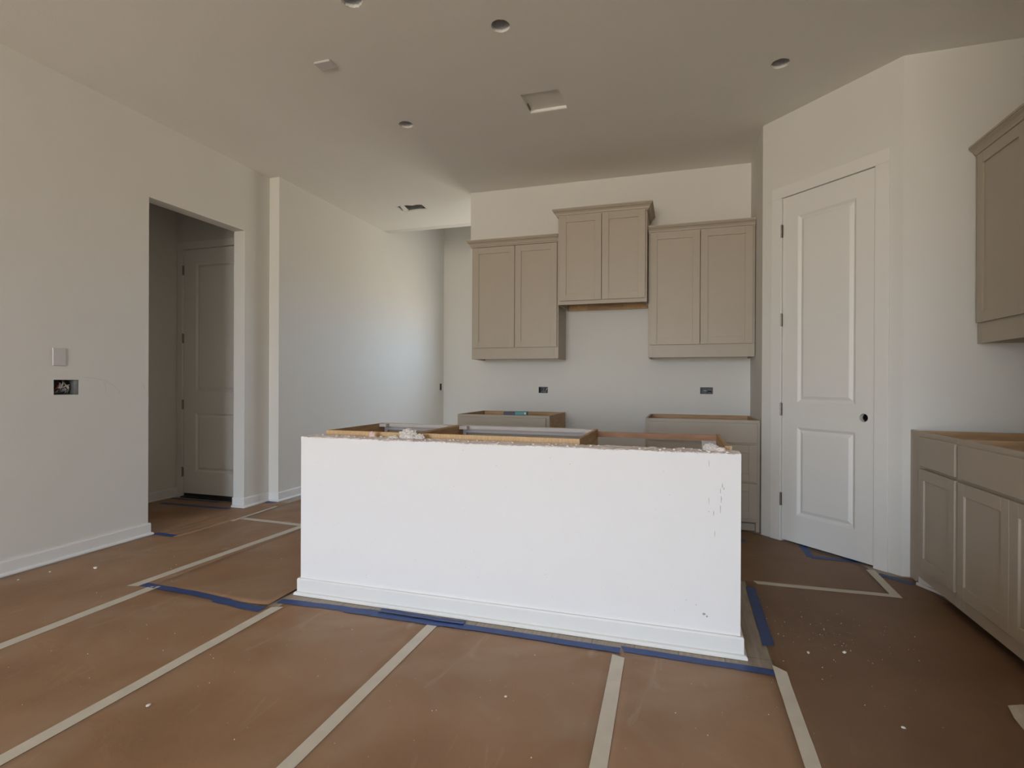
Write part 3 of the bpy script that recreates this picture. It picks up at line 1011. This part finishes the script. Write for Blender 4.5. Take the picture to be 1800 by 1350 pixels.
def tape(name, pts, w, label, material, group, lift=None, jag=0.0, z=0.0016, seg=0.05, ends=(0, 0)):
    """strip of tape along a polyline on the floor; ends skew its two cuts"""
    P2 = [Vector(p) for p in pts]
    line = []
    for k in range(len(P2) - 1):
        n = max(1, int((P2[k + 1] - P2[k]).length / seg))
        line += [P2[k].lerp(P2[k + 1], i / n) for i in range(n)]
    line.append(P2[-1])
    c = line[0]
    mb = MB()
    n = len(line)
    for k, p in enumerate(line):
        d = (line[min(k + 1, n - 1)] - line[max(k - 1, 0)]).normalized()
        s = Vector((d.y, -d.x))
        for e in (-1, 0, 1):
            ww = w / 2 + (random.uniform(-jag, jag) if e else 0)
            q = p + s * ww * e
            if k == 0:
                q += d * ends[0] * e
            if k == n - 1:
                q += d * ends[1] * e
            zz = hp(q.x, q.y) + z + (lift(k / (n - 1), e) if lift else 0)
            mb.v.append((q.x - c.x, q.y - c.y, zz))
    for k in range(n - 1):
        for e in (0, 1):
            a = k * 3 + e
            mb.f.append((a, a + 1, a + 4, a + 3))
    o = mb.build(name, material)
    o.location = (c.x, c.y, 0)
    if o.data.polygons[0].normal.z < 0:
        o.data.flip_normals()
    md = o.modifiers.new('tape', 'SOLIDIFY')
    md.thickness = 0.0004
    md.offset = -1
    tag(o, label, 'tape', group)
    return o


G1, G2 = 'beige tape strips over paper seams', 'blue masking tape strips'
BT = 'seam_tape'
tape(BT, [(-2.732, -1.5), (-2.731, 2.222)], 0.060, 'long beige tape strip ending at the crooked blue tape, near left wall', 'tape', G1, ends=(0, 0.01))
tape(BT, [(-2.855, 2.19), (-2.80, 3.50)], 0.060, 'beige tape strip running from blue tape toward the passage', 'tape', G1, ends=(0.01, 0.0))
tape(BT, [(-1.910, -1.5), (-1.906, 2.205)], 0.054, 'beige tape strip ending at the island corner', 'tape', G1, ends=(0, 0.01))
tape(BT, [(-1.090, -1.5), (-1.088, 2.266)], 0.050, 'beige tape strip ending at the doubled blue tape under the island', 'tape', G1)
tape(BT, [(-0.20, -1.5), (-0.222, 1.57), (-0.236, 2.238)], 0.051, 'beige tape strip meeting the gap between two blue tapes', 'tape', G1, ends=(0, -0.008))
tape(BT, [(0.378, -1.5), (0.377, 2.318)], 0.046, 'beige tape strip ending at the island right corner', 'tape', G1, ends=(0, -0.02), jag=0.0006,
     lift=lambda t, e: 0.008 * max(0, (t - 0.97) / 0.03))
tape(BT, [(-3.440, 3.46), (-3.46, 3.99)], 0.030, 'beige tape strip beside the jamb of the hall doorway', 'tape', G1)
tape(BT, [(-3.42, 3.555), (-2.79, 3.530)], 0.055, 'short beige tape crossing toward the island from the doorway', 'tape', G1)
tape(BT, [(0.412, 3.306), (1.10, 3.326)], 0.046, 'beige tape crossing the aisle behind the island', 'tape', G1, ends=(0.008, 0))
tape(BT, [(1.103, 3.745), (1.098, 3.300)], 0.046, 'short beige tape running to the pantry door casing', 'tape', G1, z=0.0022)
tape(BT, [(1.098, 2.262), (1.098, 1.25)], 0.055, 'beige tape with a curled loose end by the right cabinets', 'tape', G1, ends=(0.012, 0),
     lift=lambda t, e: 0.028 * max(0, 1 - t / 0.10) ** 2)
BL = 'masking_tape'
tape(BL, [(-2.825, 2.228), (-2.42, 2.214), (-2.20, 2.190)], 0.046, 'blue tape strip crossing two beige tapes left of island', 'blue', G2, jag=0.002)
tape(BL, [(-2.27, 2.185), (-1.955, 2.155)], 0.056, 'crooked blue tape piece ending near the island left corner', 'blue', G2, jag=0.004, z=0.0022)
tape(BL, [(-1.950, 2.272), (-1.40, 2.298)], 0.050, 'blue tape strip at the left corner of island base', 'blue', G2, jag=0.004)
tape(BL, [(-1.56, 2.278), (-1.05, 2.284)], 0.046, 'dusty blue tape overlapping under the island baseboard', 'blue', G2, jag=0.003, z=0.0024)
tape(BL, [(-1.40, 2.325), (-0.95, 2.318)], 0.040, 'raised blue tape piece hugging the island shoe moulding', 'blue', G2, jag=0.003, z=0.004,
     lift=lambda t, e: 0.004 if e > 0 else 0)
tape(BL, [(-1.09, 2.288), (-0.234, 2.284)], 0.046, 'long blue tape strip along the middle of island base', 'blue', G2, jag=0.0015, z=0.003)
tape(BL, [(-0.226, 2.304), (0.357, 2.294)], 0.046, 'straight blue tape strip along the right part of island base', 'blue', G2, jag=0.0012, ends=(0.01, 0))
tape(BL, [(0.376, 3.222), (0.369, 2.526)], 0.048, 'blue tape strip at the paper edge beside the island right end', 'blue', G2, ends=(0, 0.006))
tape(BL, [(0.818, 4.17), (0.815, 3.905)], 0.045, 'short blue tape slipping under the pantry door', 'blue', G2)
tape(BL, [(0.815, 3.90), (1.10, 3.905)], 0.052, 'blue tape strip along the foot of pantry door', 'blue', G2, z=0.0024)
tape(BL, [(1.125, 3.682), (1.255, 3.552)], 0.045, 'blue tape strip at the foot of the narrow wall by pantry casing', 'blue', G2)
tape(BL, [(-3.69, 3.005), (-3.495, 2.996)], 0.05, 'blue tape piece at the near edge of hall doorway', 'blue', G2, jag=0.003)
tape(BL, [(-4.56, 3.765), (-3.80, 3.79)], 0.05, 'blue tape strip across the hall in front of its door', 'blue', G2, jag=0.003)
tape(BL, [(-4.66, 3.955), (-4.10, 3.965)], 0.04, 'blue tape strip along the hall door threshold', 'blue', G2, jag=0.003)
tape(BL, [(-3.69, 4.115), (-3.58, 4.10)], 0.05, 'scrap of blue tape in the corner past the hall doorway', 'blue', G2)
tape(BL, [(0.30, 4.16), (0.455, 4.165)], 0.05, 'blue tape piece in the aisle before the three-drawer cabinet', 'blue', G2)


# ------------------------------------------------------------------ crumbs and scraps
def lump(name, loc, size, material, seed, squash=0.6, rough=0.5, parent=None, sub=2):
    bm = bmesh.new()
    bmesh.ops.create_icosphere(bm, subdivisions=sub, radius=1.0)
    for v in bm.verts:
        k = 1 + rough * noise.noise(v.co * 1.7 + Vector((seed * 3.7, seed * 1.3, 0)))
        v.co = Vector((v.co.x * k * size[0], v.co.y * k * size[1], v.co.z * k * size[2]))
    zmin = min(v.co.z for v in bm.verts)
    for v in bm.verts:
        v.co.z -= zmin
    me = bpy.data.meshes.new(name)
    bm.to_mesh(me)
    bm.free()
    me.materials.append(M[material])
    o = bpy.data.objects.new(name, me)
    o.location = loc
    COL.objects.link(o)
    return o


CR = [(-3.323, 2.321, 0.014, 'largest drywall crumb, near the left wall baseboard'), (-1.744, 1.395, 0.010, 'single drywall crumb in the middle of the paper left of island'),
      (-0.586, 1.819, 0.007, 'lone drywall crumb on paper in front of the half wall'), (-3.52, 2.20, 0.007, 'small drywall crumb beside the left wall baseboard'),
      (-3.55, 2.06, 0.006, 'tiny drywall crumb touching the left baseboard'), (0.66, 2.55, 0.010, 'drywall crumb on paper between island and right cabinets'),
      (0.515, 2.50, 0.008, 'drywall crumb beside blue tape at island right end'), (0.70, 2.05, 0.007, 'drywall crumb near the beige tape right of the island')]
for k, (x, y, s, lab) in enumerate(CR):
    o = lump('drywall_crumb', (x, y, hp(x, y) + 0.0004), (s, s * 0.7, s * 0.5), 'gyp', k, sub=1)
    o.rotation_euler.z = k * 1.3
    tag(o, lab, 'crumb', 'larger drywall crumbs on the paper')
mb = MB()


def crumbs(n, fx, fy):
    for k in range(n):
        x, y = fx(), fy()
        s = random.choice((0.0010, 0.0013, 0.0016, 0.0026))
        z = hp(x, y) + 0.0006
        i = len(mb.v)
        t = random.uniform(0, 6)
        for a in range(4):
            mb.v.append((x + s * math.cos(t + a * 1.57) * random.uniform(.6, 1.2), y + s * math.sin(t + a * 1.57) * random.uniform(.6, 1.2), z))
        mb.v.append((x, y, z + s))
        for a in range(4):
            mb.f.append((i + a, i + (a + 1) % 4, i + 4))
        mb.f.append((i + 3, i + 2, i + 1, i))


crumbs(110, lambda: random.gauss(0.62, 0.16), lambda: random.gauss(2.75, 0.28))
crumbs(160, lambda: random.uniform(-3.6, 1.2), lambda: random.uniform(1.2, 2.25))
crumbs(70, lambda: random.uniform(-3.6, -2.0), lambda: random.uniform(2.3, 3.6))
o = mb.build('drywall_dust', 'gyp', fl)
o['kind'] = 'stuff'
o['label'] = 'scattered fine white drywall specks on the brown paper'

# scraps on top of the half wall
ZT = IZ + 0.0005


def crumple(name, loc, size, material, seed, label):
    bm = bmesh.new()
    bmesh.ops.create_icosphere(bm, subdivisions=4, radius=1.0)
    for v in bm.verts:
        c = v.co.copy()
        q = Vector((seed * 2.1, seed, seed * .7))
        k = 0.72 + 0.34 * abs(noise.noise(c * 2.3 + q)) + 0.30 * abs(noise.noise(c * 5.1 + q)) + 0.12 * noise.noise(c * 11 + q)
        v.co = Vector((c.x * k * size[0], c.y * k * size[1], max(-0.35, c.z) * k * size[2]))
    zmin = min(v.co.z for v in bm.verts)
    for v in bm.verts:
        v.co.z -= zmin
    me = bpy.data.meshes.new(name)
    bm.to_mesh(me)
    bm.free()
    me.materials.append(M[material])
    o = bpy.data.objects.new(name, me)
    o.location = loc
    COL.objects.link(o)
    tag(o, label, 'scrap')
    return o


crumple('crumpled_paper', (-1.318, 2.455, ZT), (0.055, 0.035, 0.040), 'paperw', 1, 'crumpled white paper wad on top of the half wall')
crumple('plaster_chunk', (-1.252, 2.452, ZT), (0.030, 0.022, 0.021), 'paperw', 5, 'small plaster chunk beside the crumpled white paper wad')
crumple('paper_scrap', (-1.395, 2.44, ZT), (0.032, 0.020, 0.012), 'paperw', 8, 'flat grey-white torn scrap left of the crumpled paper wad')
crumple('pink_scrap', (-1.528, 2.455, ZT), (0.017, 0.014, 0.024), 'pink', 3, 'small pink torn paper scrap on the half wall top')
crumple('mud_clump', (0.128, 2.455, ZT), (0.036, 0.024, 0.024), 'paperw', 11, 'lumpy dried joint compound clump near the right end of half wall')
crumple('mud_clump', (0.165, 2.44, ZT), (0.024, 0.018, 0.014), 'torn', 13, 'flat grey joint compound lump touching the bigger clump on half wall')
mb = MB()
for k in range(80):
    x, y = random.uniform(IX0 + .02, IX1 - .02), random.uniform(IY0 + .015, IY1 - .01)
    s = random.uniform(0.002, 0.0055)
    z = IZ - 0.0005
    mb.box(x - s, x + s, y - s * .7, y + s * .7, z, z + s * 1.2)
o = mb.build('gypsum_rubble', 'gyp', iw)
o['kind'] = 'stuff'
o['label'] = 'tiny pale gypsum bits strewn along the half wall top'

# navy and teal packet lying across the open base cabinet
pk = empty('flat_packet', (-1.365, 4.475, 0.8475), math.radians(6))
MB().box(-0.10, 0.0, -0.030, 0.030, 0.0, 0.026).build('navy_end', 'navy', pk, 0.002)
MB().box(0.0005, 0.105, -0.032, 0.032, 0.0, 0.030).build('teal_end', 'teal', pk, 0.002)
MB().box(0.085, 0.098, -0.0328, -0.0322, 0.006, 0.022).build('pale_mark', 'wire_w', pk)
tag(pk, 'flat navy and teal packet lying on the open base cabinet', 'packet')
